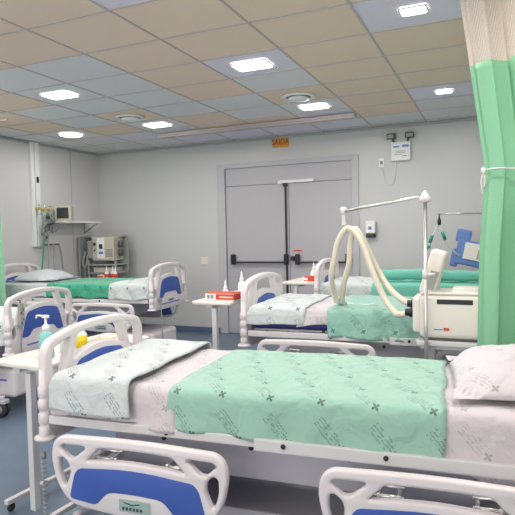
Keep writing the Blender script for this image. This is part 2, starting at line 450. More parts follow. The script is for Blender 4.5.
# emergency lamp unit
t = empty('emergency_light', (-1.06, YB, 2.38), 0, 'white twin head emergency light box high on the far wall', 'emergency light')
m = MB(); m.box(-.115, .115, -.06, 0, -.115, .115, .01); m.build('battery_box', 'white_gloss', t)
for s in (-1, 1):
    m = MB(); m.box(-.052, .052, -.09, -.03, -.035, .035, .012); m.build('lamp_head', 'dark', t, loc=(s*.1, 0, .2), rot=(.2, 0, s*.15))
    m = MB(); m.box(-.038, .038, -.096, -.088, -.022, .022, .004); m.build('lamp_lens', 'devgrey', t, loc=(s*.1, 0, .2), rot=(.2, 0, s*.15))
    m = MB(); m.tube([(s*.1, -.05, .17), (s*.08, -.04, .11)], .012); m.build('lamp_neck', 'dark', t)
for x, z, w, h in ((-.05, .055, .07, .02), (.06, .06, .08, .025), (0, 0, .12, .008), (0, -.02, .12, .008), (.05, -.06, .05, .012), (-.03, -.04, .1, .006)):
    m = MB(); m.box(x-w/2, x+w/2, -.0625, -.059, z-h/2, z+h/2); m.build('printed_line', 'devblue' if h > .015 else 'devgrey', t)
# outlet + switch + dispenser
t = empty('power_outlet', (-1.3, YB, 2.26), 0, 'small white power outlet with cord below the emergency light', 'outlet')
m = MB(); m.box(-.035, .035, -.012, 0, -.055, .055, .004); m.build('cover_plate', 'white_gloss', t)
m = MB(); m.box(-.018, .018, -.02, -.01, -.02, .02, .004); m.build('plug', 'greyrubber', t)
m = MB(); m.tube(spline([(0, -.018, -.02), (.02, -.02, -.14), (.06, -.02, -.26), (.14, -.015, -.27), (.17, -.015, -.1), (.18, -.01, .02)]), .004, 6); m.build('cord', 'white_gloss', t)
t = empty('wall_switch', (-3.85, YB, 1.035), 0, 'blank beige switch plate on the far wall left of the door', 'switch')
m = MB(); m.box(-.055, .055, -.01, 0, -.055, .055, .004); m.build('cover_plate', 'cream', t)
m = MB(); m.box(-.02, .02, -.014, -.009, -.035, .035, .003); m.build('rocker', 'cream', t)
t = empty('hand_dispenser', (-1.435, YB, 1.43), 0, 'white wall hand sanitizer dispenser with dark base right of door', 'dispenser')
m = MB(); m.box(-.062, .062, -.1, 0, -.05, .11, .02, seg=3); m.build('dispenser_cover', 'white_gloss', t)
m = MB(); m.box(-.058, .058, -.095, -.005, -.1, -.05, .015); m.build('dispenser_base', 'black', t)
m = MB(); m.box(-.02, .02, -.105, -.098, .0, .04, .003); m.build('dispenser_window', 'devblue', t)

# ------------------------------------------------------------------ beds
W2 = .41; LB = 2.10
def footboard(t, x, zr, out, head=False):
    """out = -1 outer face towards -x"""
    ex = (0, 1, 0)
    ky = 2*W2/.88
    M = basis((x, -W2, zr), (0, ky, 0), (0, 0, 1), (1, 0, 0))
    W = .88
    outer = fillet([(0, -.10), (0, .27), (.035, .325), (.2, .362), (.44, .378), (.68, .362), (.845, .325), (.88, .27), (.88, -.10), (.76, -.13), (.12, -.13)],
                   [.02, .06, .06, .12, .15, .12, .06, .06, .02, .04, .04], 5)
    holes = []
    for s in (0, 1):
        f = (lambda p: [(W-a, b) for a, b in p][::-1]) if s else (lambda p: p)
        holes.append(fillet(f([(.06, .125), (.05, .255), (.07, .288), (.195, .32), (.118, .13), (.09, .105)]), .02))
        holes.append(fillet(f([(.052, .00), (.05, .08), (.072, .1), (.092, .075), (.1, .03), (.075, -.01)]), .018))
    holes.append(fillet([(.205, .205), (.258, .325), (.44, .335), (.622, .325), (.675, .205), (.56, .245), (.44, .258), (.32, .245)], [.02, .02, .1, .02, .02, .1, .1, .1]))
    b = plate('headboard' if head else 'footboard', outer, holes, .046, .012, 'plastic', t, M)
    for s in (-1, 1):
        mm = basis((x+s*.0215, -W2, zr), (0, ky, 0), (0, 0, 1), (1, 0, 0))
        pan = fillet([(.155, -.005), (.205, .14), (.24, .195), (.44, .225), (.64, .195), (.675, .14), (.725, -.005), (.63, -.005), (.585, .05), (.295, .05), (.25, -.005)],
                     [.02, .08, .06, .2, .06, .08, .02, .03, .04, .04, .03])
        plate('blue_inlay', pan, [], .008, .002, 'blue', b, mm)
        m = MB(); m.box(x+s*.022-.004, x+s*.022+.004, -W2+.2, W2-.2, zr-.075, zr-.064); m.build('blue_line', 'bluestripe', b)
        lab = MB(); lab.box(x+s*.023-.003, x+s*.023+.003, -.07, .07, zr-.052, zr-.025, .002); l = lab.build('label', 'label', b)
        m = MB(); m.box(x+s*.026-.002, x+s*.026+.002, -.03, .03, zr-.046, zr-.041); m.box(x+s*.026-.002, x+s*.026+.002, -.045, .045, zr-.036, zr-.033); m.build('label_print', 'labeldark', b)
    # corner posts with ribbed bumpers and a disc wheel at the bottom
    for s in (-1, 1):
        y = s*(W2-.012)
        m = MB(); pr = [(.02, -.02)]
        z = -.15
        m.lathe([(.023, -.10), (.0265, -.097), (.0265, -.06), (.022, -.056), (.022, -.045), (.027, -.04), (.027, .0), (.0225, .004), (.0225, .02), (.0275, .025), (.0275, .06), (.0225, .065),
                 (.0225, .075), (.026, .08), (.026, .12), (.02, .125), (.018, .2)], (x+out*.004, y, zr))
        m.build('corner_post', 'plastic', t)
        m = MB(); m.lathe([(.03, -.117), (.046, -.115), (.048, -.108), (.046, -.102), (.03, -.098)], (x+out*.004, y, zr)); m.build('bumper_disc', 'plastic', t)
    return b

def side_rail(t, x0, side, zr, L=.80, drop=.035):
    """lowered side rail, hanging outside the frame; side=-1 near local y"""
    y = side*(W2+.105)
    mk = lambda dy: basis((x0, y+side*dy, zr-drop), (1, 0, 0), (0, side*-.0, 1))
    tilt = Matrix.Translation((0, 0, 0))
    f = lambda p: [(L-a, b) for a, b in p][::-1]
    outer = fillet([(.0, -.09), (.012, -.03), (.05, .0), (.39, .012), (L-.05, .0), (L-.012, -.03), (L, -.09), (L-.02, -.2), (L-.09, -.285), (.39, -.31), (.09, -.285), (.02, -.2)],
                   [.08, .03, .05, .3, .05, .03, .08, .08, .06, .3, .06, .08], 5)
    h = []
    tri = [(.045, -.05), (.06, -.036), (.165, -.034), (.17, -.045), (.115, -.088), (.09, -.09)]
    dee = [(.040, -.095), (.038, -.15), (.056, -.205), (.07, -.21), (.096, -.15), (.088, -.11), (.06, -.088)]
    cen = [(.235, -.034), (.39, -.03), (L-.235, -.034), (L-.175, -.092), (.39, -.075), (.175, -.092)]
    h += [fillet(tri, .01), fillet(f(tri), .01), fillet(dee, .02), fillet(f(dee), .02), fillet(cen, [.015, .1, .015, .012, .2, .012])]
    r = plate('side_rail', outer, h, .036, .011, 'plastic', t, mk(0))
    pan = [(.09, -.255), (.118, -.15), (.14, -.125), (.39, -.102), (L-.14, -.125), (L-.118, -.15), (L-.09, -.255), (L-.22, -.268), (L-.275, -.208), (.39, -.202), (.275, -.208), (.22, -.268)]
    for s in (-1, 1):
        plate('blue_inlay', fillet(pan, [.02, .04, .04, .3, .04, .04, .02, .02, .03, .2, .03, .02]), [], .008, .002, 'blue', r, mk(.0165*s))
    m = MB(); yy = y+side*.019
    m.box(x0+.33, x0+L-.33, min(yy, yy+side*.003), max(yy, yy+side*.003), zr-drop-.275, zr-drop-.225, .001); lb = m.build('label', 'label', r)
    m = MB(); a, b_ = sorted((yy+side*.0025, yy+side*.0045))
    for q in range(6): m.box(x0+.345+q*.016, x0+.355+q*.016, a, b_, zr-drop-.266, zr-drop-.254)
    m.tube([(x0+.355, (a+b_)/2, zr-drop-.236), (x0+.375, (a+b_)/2, zr-drop-.24), (x0+.39, (a+b_)/2, zr-drop-.244), (x0+.405, (a+b_)/2, zr-drop-.24), (x0+.425, (a+b_)/2, zr-drop-.236)], .0025, 6)
    m.build('label_print', 'labeldark', lb)
    # hinge brackets
    for hx in (x0+.24, x0+L-.24):
        m = MB()
        for d in (-.035, .035): m.box(hx+d-.006, hx+d+.006, min(side*(W2-.01), y-side*.02), max(side*(W2-.01), y-side*.02), zr-drop-.105, zr-drop-.08, .003)
        m.tube([(hx-.05, y-side*.03, zr-drop-.092), (hx+.05, y-side*.03, zr-drop-.092)], .008, 8)
        m.tube([(hx-.05, y-side*.07, zr-drop-.075), (hx+.05, y-side*.07, zr-drop-.075)], .006, 8)
        m.build('hinge_bracket', 'chrome', t)
    return r

def make_bed(near, rot, zr, sgn, label, rails=(True, True)):
    c, s = math.cos(math.radians(rot)), math.sin(math.radians(rot))
    loc = (near[0]-s*W2, near[1]+c*W2, 0)
    t = empty('hospital_bed', loc, math.radians(rot)+(PI if sgn < 0 else 0), label, 'hospital bed', 'electric hospital beds in two rows')
    y = W2-.03
    # deck frame: two long rails with a step, crossbars
    m = MB()
    for q in (-1, 1):
        a, b = sorted((q*y, q*(y+.035)))
        m.box(.03, 1.02, a, b, zr-.04, zr, .006); m.box(1.0, LB-.03, min(q*y, q*(y+.042)), max(q*y, q*(y+.042)), zr-.05, zr, .006)
    for xx in (.04, .75, 1.25, LB-.08): m.box(xx, xx+.04, -y, y, zr-.038, zr-.004, .004)
    m.build('deck_frame', 'painted', t)
    for a, b in ((.06, .55), (.57, .95), (.97, 1.2), (1.22, LB-.06)):
        m = MB(); m.box(a, b, -y+.01, y-.01, zr, zr+.012, .004); m.build('deck_panel', 'undergrey', t)
    # lower chassis box visible below the deck
    m = MB()
    for q in (-1, 1):
        a, b = sorted((q*(W2-.13), q*(W2-.10)))
        m.box(.3, LB-.3, a, b, zr-.215, zr-.055, .008)
    m.box(.3, .33, -W2+.13, W2-.13, zr-.2, zr-.06, .005); m.box(LB-.33, LB-.3, -W2+.13, W2-.13, zr-.2, zr-.06, .005)
    m.build('chassis_panel', 'undergrey', t)
    for xx in (.55, .95, 1.35):
        for q in (-1, 1):
            m = MB(); m.lathe([(.011, 0), (.011, .006), (.006, .009)], M=Matrix.Translation((xx, q*(W2-.10), zr-.085)) @ Matrix.Rotation(-q*PI/2, 4, 'X'), seg=12); m.build('bolt_cap', 'rubber', t)
    for xx in (.62, 1.12, 1.5):
        for q in (-1, 1):
            m = MB(); m.lathe([(.0095, 0), (.0095, .004), (.005, .006)], M=Matrix.Translation((xx, q*(y+.036 if xx < 1 else y+.043), zr-.02)) @ Matrix.Rotation(-q*PI/2, 4, 'X'), seg=12); m.build('bolt_cap', 'rubber', t)
    # lift columns
    for xx in (.55, 1.55):
        m = MB(); m.box(xx-.06, xx+.06, -.09, .09, .22, zr-.06, .01); m.build('lift_column', 'painted', t)
    # base cover, moulded, with a blue line
    m = MB(); m.box(.4, LB-.45, -.2, .2, .15, .22, .01); m.build('base_beam', 'undergrey', t)
    for a, b in ((.05, .5), (LB-.5, LB-.06)):
        m = MB(); m.box(a, b, -.28, .28, .13, .36, .05, seg=4); cov = m.build('base_cover', 'plastic', t)
        for q in (-1, 1):
            m = MB(); m.box(a+.08, b-.1, q*.281-.002, q*.281+.002, .27, .285); m.build('blue_line', 'bluestripe', cov)
    # castors
    for xx in (.12, LB-.2):
        for q in (-1, 1):
            yy = q*.35
            m = MB(); m.tube([(xx, yy, .14), (xx, yy, .17)], .022, 12); m.box(xx-.05, xx+.05, yy-.03, yy+.03, .11, .145, .012); cs = m.build('caster', 'undergrey', t)
            for d in (-.018, .018):
                m = MB(); m.lathe([(.03, -.01), (.062, -.009), (.066, 0), (.062, .009), (.03, .01)], M=Matrix.Translation((xx+.01, yy+d, .066)) @ Matrix.Rotation(PI/2, 4, 'X'), seg=24); m.build('wheel', 'rubber', cs)
                m = MB(); m.lathe([(.032, -.0115), (.032, .0115)], M=Matrix.Translation((xx+.01, yy+d, .066)) @ Matrix.Rotation(PI/2, 4, 'X'), seg=18); m.build('wheel_hub', 'greyrubber', cs)
    footboard(t, 0, zr, -1); footboard(t, LB, zr, 1, True)
    for q, on in ((-1, rails[0]), (1, rails[1])):
        if on:
            side_rail(t, .135, q, zr); side_rail(t, 1.275, q, zr)
    return t

def on_bed(bed, o):
    """free-standing things lying on a bed are placed by the bed's matrix, not parented"""
    o.matrix_world = Matrix.Translation(bed.location) @ Matrix.Rotation(bed.rotation_euler.z, 4, 'Z') @ Matrix.Translation(o.location)
    return o

def mattress(bed, zr, label):
    m = MB(); m.box(.035, LB-.035, -W2+.03, W2-.03, zr+.014, zr+.145, .035, seg=4)
    o = m.build('mattress', 'navy', smooth=True); on_bed(bed, o)
    return tag(o, label, 'mattress', 'navy mattresses')

def drape(bed, name, mname, a0, a1, zr, dn=.16, df=.16, lift=.004, wrap0=0., wrap1=0., amp=.008, seed=0, label='', cat='sheet', group=None, hemslope=0., uvo=(0, 0), bulge=0., thick=.004, side0=.9):
    """cloth over the mattress: dn/df = how far it hangs on the -y / +y side"""
    zt = zr+.147+lift; yh = W2-.03+.006+lift
    R = .035
    rows = []; uvs = []
    na = max(6, int((a1-a0)/.022)); ex0 = 5 if wrap0 else 0; ex1 = 5 if wrap1 else 0
    cols = []
    # arclength samples: near hem -> near edge -> top -> far edge -> far hem
    def prof(dn_, df_):
        pts = []
        nd = 9
        for k in range(nd): pts.append((-yh, zt-R-(dn_-R)*(1-k/nd), (dn_-R)*(1-k/nd)/max(dn_, .01), -1))
        for k in range(5):
            an = PI/2*k/4; pts.append((-yh+R-R*math.cos(an), zt-R+R*math.sin(an), 0, -1))
        for k in range(1, 24): pts.append((-yh+R+(2*yh-2*R)*k/24, zt, 0, 0))
        for k in range(5):
            an = PI/2*k/4; pts.append((yh-R+R*math.sin(an), zt-R+R*math.cos(an), 0, 1))
        for k in range(1, nd+1): pts.append((yh, zt-R-(df_-R)*k/nd, (df_-R)*k/nd/max(df_, .01), 1))
        return pts
    for i in range(-ex0, na+ex1+1):
        t = min(max(i/na, 0), 1); a = a0+(a1-a0)*t
        d1 = dn+hemslope*(a-a0)+.004*math.sin(a*21+seed)+.004*math.sin(a*9+seed*2)
        d2 = df+.010*math.sin(a*19+seed*3)
        cap = None
        if i < 0: cap = (wrap0*(-i)/ex0); 
        if i > na: cap = wrap1*(i-na)/ex1
        row = []; v = 0; prev = None; rv = []
        for (y, z, dd, sd) in prof(max(d1, .05), max(d2, .05)):
            q = Vector((a*6+bed.location.x*9, y*6, z*6)); n = noise.noise(q)*.6+noise.noise(q*2.3)*.4
            ax = a
            if cap is not None:
                sgnc = -1 if i < 0 else 1
                f = math.sin(PI/2*min(1, cap/.05)); ax = a+sgnc*.022*f
                z = min(z, zt-.002-max(0, cap-.0)*1.0)
                y = y*(1-.02*cap/.1)
            if sd == 0 or dd == 0:
                z += amp*n*(1 if cap is None else .4)+bulge*math.exp(-((y)/.25)**2)*math.sin(PI*t)
            if dd > 0:
                out = amp*1.6*dd*(.6+.8*n+.5*math.sin(a*27+seed+dd*2))+side0*.004
                y += sd*max(out, .001)
            # soft side edges
            p = Vector((ax, y, z))
            if prev is not None: v += (p-prev).length
            prev = p
            skew = .006*math.sin(v*16+seed) if (i == 0 or i == na) else 0
            row.append(p+Vector((skew, 0, 0))); 
            rv.append((a+(0 if cap is None else (-cap if i < 0 else cap))+uvo[0], v+uvo[1]))
        off = rv[13][1]-uvo[1]-.2
        uvs += [(p_, q_-off) for p_, q_ in rv]
        rows.append(row)
    nj = len(rows[0])
    m = MB(); m.grid(rows, lambda i, j: uvs[i*nj+j])
    o = m.build(name, mname); on_bed(bed, o)
    md = o.modifiers.new('thick', 'SOLIDIFY'); md.thickness = thick; md.offset = 1
    return tag(o, label, cat, group)

def pillow(bed, a, y, zr, w, l, h, mname, label, rz=0., tilt=0., seed=0, lift=.012):
    """w along bed, l across"""
    rows = []; N = 26; uv = []
    for sgn in (1,):
        pass
    m = MB()
    def P(u, v, s):
        e = 3.2
        r = (abs(u)**e+abs(v)**e)**(1/e)
        k = max(0., 1-r**2.0)**.72
        # pulled-in edges and pointed corners
        cu = u*(1-.07*(1-abs(v)**2)*abs(u)); cv = v*(1-.05*(1-abs(u)**2)*abs(v))
        n = noise.noise(Vector((u*2.4+seed, v*2.4, s)))*.10+noise.noise(Vector((u*6+seed, v*6, s)))*.04
        zz = s*k*h*(.5+n) if s > 0 else -k*h*.10
        return Vector((cu*w/2, cv*l/2, zz))
    for s in (1, -1):
        R = [[P(-1+2*i/N, -1+2*j/N, s) for j in range(N+1)] for i in range(N+1)]
        m.grid(R, lambda i, j: (i/N*w+seed*.13, j/N*l))
    bmesh.ops.remove_doubles(m.bm, verts=m.bm.verts[:], dist=.0004)
    o = m.build('pillow', mname)
    o.location = (a, y, zr+.147+h*.10+lift)
    on_bed(bed, o)
    o.matrix_world = o.matrix_world @ Matrix.Rotation(rz, 4, 'Z') @ Matrix.Rotation(tilt, 4, 'Y')
    return tag(o, label, 'pillow')

# bed A: foreground
zA = .628
A = make_bed((-1.855, 1.83), 4.2, zA, 1, 'large hospital bed in the foreground with mint green sheet and blue side rails', rails=(True, True))
mattress(A, zA, 'navy mattress under the linens of the foreground bed')
drape(A, 'bottom_sheet', 'white_cloth', .05, 1.72, zA, .15, .15, .003, wrap0=.06, seed=1, label='thin white printed bottom sheet under the foreground mint sheet', group=None)
drape(A, 'folded_blanket', 'pale_cloth', .075, .455, zA, .155, .16, .036, wrap0=.115, amp=.010, seed=2, label='pale blue folded printed blanket over the foot end of the foreground bed', cat='blanket', uvo=(.1, .02), thick=.008)
drape(A, 'top_sheet', 'white_cloth', .465, .66, zA, .165, .15, .008, amp=.014, seed=3, label='crumpled white printed sheet between blue blanket and mint sheet in foreground', uvo=(.05, .1), hemslope=.1)
drape(A, 'drape_sheet', 'green_cloth', .62, 1.70, zA, .168, .16, .013, amp=.010, seed=5, label='long mint green printed drape across the foreground bed', uvo=(0, .03), hemslope=.015)
drape(A, 'head_sheet', 'white_cloth', 1.66, LB-.04, zA, .15, .16, .006, amp=.012, seed=8, label='rumpled pinkish white printed sheet hanging beneath the foreground pillow', hemslope=.42, uvo=(.1, .0))
pillow(A, 1.96, .03, zA+.0, .50, .70, .23, 'white_cloth', 'large white printed pillow at the head of the foreground bed', rz=.04, seed=3, lift=.015)

# bed B: middle right
zB = .74
B = make_bed((-1.615, 3.45), 2.5, zB, 1, 'second hospital bed from the camera at right, beside the ventilator')
mattress(B, zB, 'navy mattress showing below the sheets of the bed with the hoses')
drape(B, 'folded_blanket', 'pale_cloth', .05, .44, zB, .12, .14, .016, wrap0=.10, seed=12, amp=.009, label='pale printed blanket at the foot of the bed behind the foreground bed', cat='blanket', uvo=(.07, .03), thick=.008, hemslope=-.05)
drape(B, 'top_sheet', 'white_cloth', .38, .66, zB, .12, .14, .008, seed=13, amp=.013, label='white printed sheet beside the mint drape on the second right bed', hemslope=-.12, uvo=(.1, .12))
drape(B, 'drape_sheet', 'mint_pale', .60, 1.50, zB, .19, .16, .018, seed=15, amp=.012, label='mint printed drape under the looping ventilator hoses', uvo=(.1, 0))
drape(B, 'head_sheet', 'white_cloth', 1.46, LB-.04, zB, .16, .15, .005, seed=16, label='white sheet at the head of the second right bed, behind the ventilator')
pillow(B, 1.80, 0, zB, .42, .6, .15, 'white_cloth', 'white pillow behind the ventilator box', seed=6)

# bed C: far right
zC = .775
Cb = make_bed((-1.55, 4.95), 1.5, zC, 1, 'furthest hospital bed at right in front of the double door')
mattress(Cb, zC, 'navy mattress of the furthest right bed')
drape(Cb, 'bottom_sheet', 'pale_cloth', .05, .56, zC, .14, .14, .004, wrap0=.08, seed=21, label='pale blue sheet on the furthest right bed behind the hoses', amp=.012, bulge=.03)
drape(Cb, 'drape_sheet', 'plain_teal', .52, 1.66, zC, .16, .15, .012, seed=22, label='plain teal green drape on the furthest right bed')
bpy.data.objects[-1] if False else None
drape(Cb, 'head_sheet', 'pale_cloth', 1.62, LB-.04, zC, .15, .14, .006, seed=23, label='pale sheet at the head of the furthest right bed')
m = MB(); pts = spline([(.56, -.22, 0), (.9, -.2, .01), (1.3, -.22, 0), (1.66, -.2, 0)])
m.tube(pts, [.05+.006*math.sin(i*1.7) for i in range(len(pts))], 14)
o = m.build('rolled_blanket', 'plain_teal'); o.location = (0, 0, zC+.147+.075); on_bed(Cb, o); tag(o, 'teal rolled blanket lying along the furthest right bed', 'blanket')

# bed D: left middle
zD = .625
D = make_bed((-3.47, 3.08), 7, zD, -1, 'hospital bed at the left edge with grey hand control on its blue footboard')
mattress(D, zD, 'navy mattress of the bed at the left edge')
drape(D, 'bottom_sheet', 'pale_cloth', .05, .95, zD, .15, .19, .004, wrap0=.09, seed=31, amp=.014, label='pale printed sheet on the bed at the left edge', uvo=(.03, .05))
drape(D, 'drape_sheet', 'jade_cloth', .9, 1.6, zD, .15, .16, .012, seed=32, label='jade drape on the bed at the left edge')
# hand control hung on the footboard of D, outside face
t = empty('hand_control', (0, 0, 0), 0, 'grey keypad hand control hanging on the footboard of the left bed', 'remote control')
m = MB(); m.box(-.028, -.004, -.026, .026, -.09, .09, .008, seg=3); m.build('case', 'devgrey', t)
for r in range(6):
    for c in (-1, 1):
        m = MB(); m.box(-.031, -.027, c*.012-.007, c*.012+.007, .058-r*.026, .072-r*.026, .001); m.build('key', 'yellow' if r == 9 else ('devbeige' if (r+c) % 3 else 'dark'), t)
m = MB(); m.tube(spline([(-.016, 0, -.088), (-.018, .005, -.14), (-.02, .02, -.22), (-.01, .0, -.34), (-.02, -.02, -.45)]), .006, 8); m.build('cable', 'greyrubber', t)
m = MB(); m.tube([(-.01, 0, .085), (-.008, 0, .11), (.02, 0, .115)], .006, 8); m.build('hook', 'dark', t)
t.location = (-.03, W2-.12, zD+.19); on_bed(D, t)

# bed E: far left
zE = .74
E_ = make_bed((-3.32, 4.80), 5, zE, -1, 'hospital bed against the left wall beneath the vital signs monitor')
mattress(E_, zE, 'navy mattress of the bed against the left wall')
drape(E_, 'folded_blanket', 'pale_cloth', .05, .50, zE, .14, .17, .020, wrap0=.07, seed=41, amp=.010, label='pale blue printed blanket at the foot of the bed against the left wall', cat='blanket', uvo=(.02, .02), hemslope=0, thick=.008)
drape(E_, 'drape_sheet', 'jade_cloth', .47, 1.32, zE, .14, .15, .014, seed=42, amp=.012, label='deep jade green printed drape on the bed against the left wall', uvo=(.08, .05))
drape(E_, 'head_sheet', 'grey_cloth', 1.28, LB-.04, zE, .14, .145, .006, seed=43, label='pale grey sheet at the head of the bed against the left wall')
pillow(E_, 1.70, -.02, zE, .62, .62, .22, 'grey_cloth', 'pale grey printed pillow on the bed against the left wall', seed=9, rz=.1)
# hand control cables on A and E
t = empty('coiled_cable', (0, 0, 0), 0, 'grey coiled cable dangling beneath the near corner of the foreground footboard', 'cable')
pts = [(math.cos(k*.9)*.010+.004*math.sin(k*.02), math.sin(k*.9)*.010, -.0030*k) for k in range(150)]
m = MB(); m.tube(pts, .0032, 5); m.build('coil', 'devgrey', t)
m = MB(); m.lathe([(.012, 0), (.014, .01), (.010, .028)]); m.build('strain_relief', 'greyrubber', t)
t.location = (-.022, -W2+.014, zA-.207); on_bed(A, t)
t = empty('control_cable', (0, 0, 0), 0, 'thin grey cable hanging from the footboard of the far left bed', 'cable')
m = MB(); m.tube(spline([(0, 0, 0), (-.01, .0, -.2), (.0, -.03, -.4), (-.03, -.06, -.66)]), .007, 8); m.build('cord', 'devgrey', t)
m = MB(); m.box(-.015, .015, -.012, .012, -.02, .03, .004); m.build('connector', 'greyrubber', t)
t.location = (-.05, W2-.12, zE-.02); on_bed(E_, t)

# footswitch pad below bed E foot end / pouch with printed cloth on base
# ------------------------------------------------------------------ overbed tables
def overbed(loc, zt, L, label, w=.36, legx=.0, rz=0., lever=True):
    t = empty('overbed_table', loc, rz, label, 'table', 'white overbed tables')
    out = fillet([(0, 0), (w, 0), (w, L), (0, L)], .04)
    plate('table_top', out, [], .026, .008, 'tabletop', t, Matrix.Translation((0, 0, zt-.013)))
    m = MB(); m.box(w*.35, w*.35+.05, .03, L-.06, zt-.055, zt-.028, .005); m.build('support_rail', 'painted', t)
    m = MB(); m.box(w*.35+legx, w*.35+.036+legx, .02, .056, .06, zt-.05, .004); m.build('column', 'painted', t)
    if lever: m = MB(); m.box(w*.35-.09+legx, w*.35-.0+legx, .035, .055, zt-.36, zt-.35, .003); m.build('height_lever', 'plastic', t)
    m = MB()
    for xx in (.03, w+.0): m.box(xx, xx+.03, .02, L*.85, .045, .07, .005)
    m.box(.03, w+.03, L*.82, L*.86, .045, .07, .005)
    m.build('base', 'painted', t)
    for xx in (.045, w+.015):
        for yy in (.05, L*.8):
            m = MB(); m.lathe([(.02, -.008), (.024, 0), (.02, .008)], M=Matrix.Translation((xx, yy, .024)) @ Matrix.Rotation(PI/2, 4, 'Y'), seg=16); m.build('caster', 'rubber', t)
    return t
TA = (-2.36, 1.99, 0); zTA = .80
overbed(TA, zTA, .84, 'white overbed table at the foot of the foreground bed', legx=.10, lever=False, rz=math.radians(-4))
TB = (-2.07, 3.50, 0); zTB = .925
overbed(TB, zTB, .8, 'white overbed table holding the red and white glove box', legx=.05, w=.33)
TC = (-2.0, 5.18, 0); zTC = .915
overbed(TC, zTC, .8, 'furthest white overbed table in front of the double door', w=.38)

def pump_bottle(loc, label, h=.15, r=.034, rz=0., body='teal_liquid'):
    t = empty('pump_bottle', loc, rz, label, 'bottle')
    m = MB(); m.lathe([(r*.9, 0), (r, .006), (r, h*.72), (r*.9, h*.85), (r*.5, h*.95), (r*.42, h)]); m.build('bottle_body', body, t)
    m = MB(); m.lathe([(r*.5, h*.96), (r*.52, h+.018), (r*.3, h+.024), (r*.16, h+.03), (r*.16, h+.06)]); m.build('collar', 'white_gloss', t)
    m = MB(); m.box(-.018, .018, -.012, .012, h+.058, h+.074, .004); m.tube([(0, 0, h+.067), (-.05, 0, h+.068), (-.075, 0, h+.066), (-.083, 0, h+.052)], .005, 8); m.build('pump_head', 'white_gloss', t)
    return t
pump_bottle((-2.12, 2.13, zTA+.001), 'teal gel pump bottle behind the near end of the foreground footboard', .145, .037, -.2)
t = empty('small_bottle', (-2.11, 2.25, zTA+.001), 0, 'small white squeeze bottle beside the teal pump bottle', 'bottle')
m = MB(); m.lathe([(.024, 0), (.027, .005), (.027, .075), (.02, .09)]); m.build('bottle_body', 'white_gloss', t)
m = MB(); m.lathe([(.016, .09), (.016, .105), (.006, .125)]); m.build('cap', 'greyrubber', t)
t = empty('alcohol_bottle', (-2.08, 2.34, zTA+.001), .4, 'bottle with yellow label on the table behind the foreground footboard', 'bottle')
m = MB(); m.lathe([(.03, 0), (.033, .005), (.033, .03), (.033, .085), (.015, .11), (.013, .12)]); m.build('bottle_body', 'white_gloss', t)
m = MB(); m.lathe([(.0337, .015), (.0337, .08)]); m.build('label_wrap', 'yellow', t)
m = MB(); m.lathe([(.014, .118), (.014, .135), (.006, .14)]); m.build('cap', 'white_gloss', t)
t = empty('tape_tray', (-2.09, 2.50, zTA+.001), .2, 'shallow cream tray with yellow strip on the foreground overbed table', 'tray')
m = MB(); m.box(-.05, .05, -.11, .11, 0, .012, .004); m.box(-.05, -.044, -.11, .11, .01, .025); m.box(.044, .05, -.11, .11, .01, .025); m.build('tray_body', 'cream', t)
m = MB(); m.box(-.02, .02, -.08, .08, .0125, .02, .003); m.build('yellow_strip', 'yellow', t)

t = empty('glove_box', (-1.87, 3.62, zTB+.001), 0, 'red and white glove box on the middle overbed table', 'box')
m = MB(); m.box(-.11, .13, -.06, .06, 0, .058, .004); m.build('carton', 'white_gloss', t)
m = MB(); m.box(-.02, .131, -.0615, .0615, .008, .05); m.build('red_print', 'red', t)
m = MB(); m.box(-.1105, .1305, -.0605, .0605, .0535, .0588); m.build('red_top', 'red', t)
m = MB()
for k in range(2): m.box(-.09+k*.03, -.07+k*.03, -.062, -.06, .015, .042)
m.build('dark_print', 'tube_grey', t)
m = MB(); m.box(.01, .12, -.063, -.0612, .024, .032); m.build('white_line', 'white_gloss', t)
def nozzle_bottle(loc, label, r=.028, h=.12, body='white_gloss'):
    t = empty('squeeze_bottle', loc, 0, label, 'bottle')
    m = MB(); m.lathe([(r*.95, 0), (r, .005), (r, h*.7), (r*.6, h*.9), (r*.5, h)]); m.build('bottle_body', body, t)
    m = MB(); m.lathe([(r*.55, h), (r*.55, h+.015), (r*.25, h+.03), (r*.12, h+.07)]); m.build('nozzle', 'white_gloss', t)
    return t
nozzle_bottle((-1.93, 3.80, zTB+.001), 'white nozzle bottle standing behind the red glove box', .03, .06)
nozzle_bottle((-1.85, 3.93, zTB+.001), 'taller white bottle behind the post of the second right bed', .032, .12)
nozzle_bottle((-1.75, 5.50, zTC+.001), 'clear white nozzle bottle on the furthest overbed table', .035, .11)
t = empty('small_box', (-1.74, 5.36, zTC+.001), 0, 'small orange box on the furthest overbed table', 'box')
m = MB(); m.box(-.06, .06, -.04, .04, 0, .05, .004); m.build('carton', 'red', t)
m = MB(); m.box(-.062, -.02, -.041, -.0395, .01, .035); m.build('white_print', 'white_gloss', t)

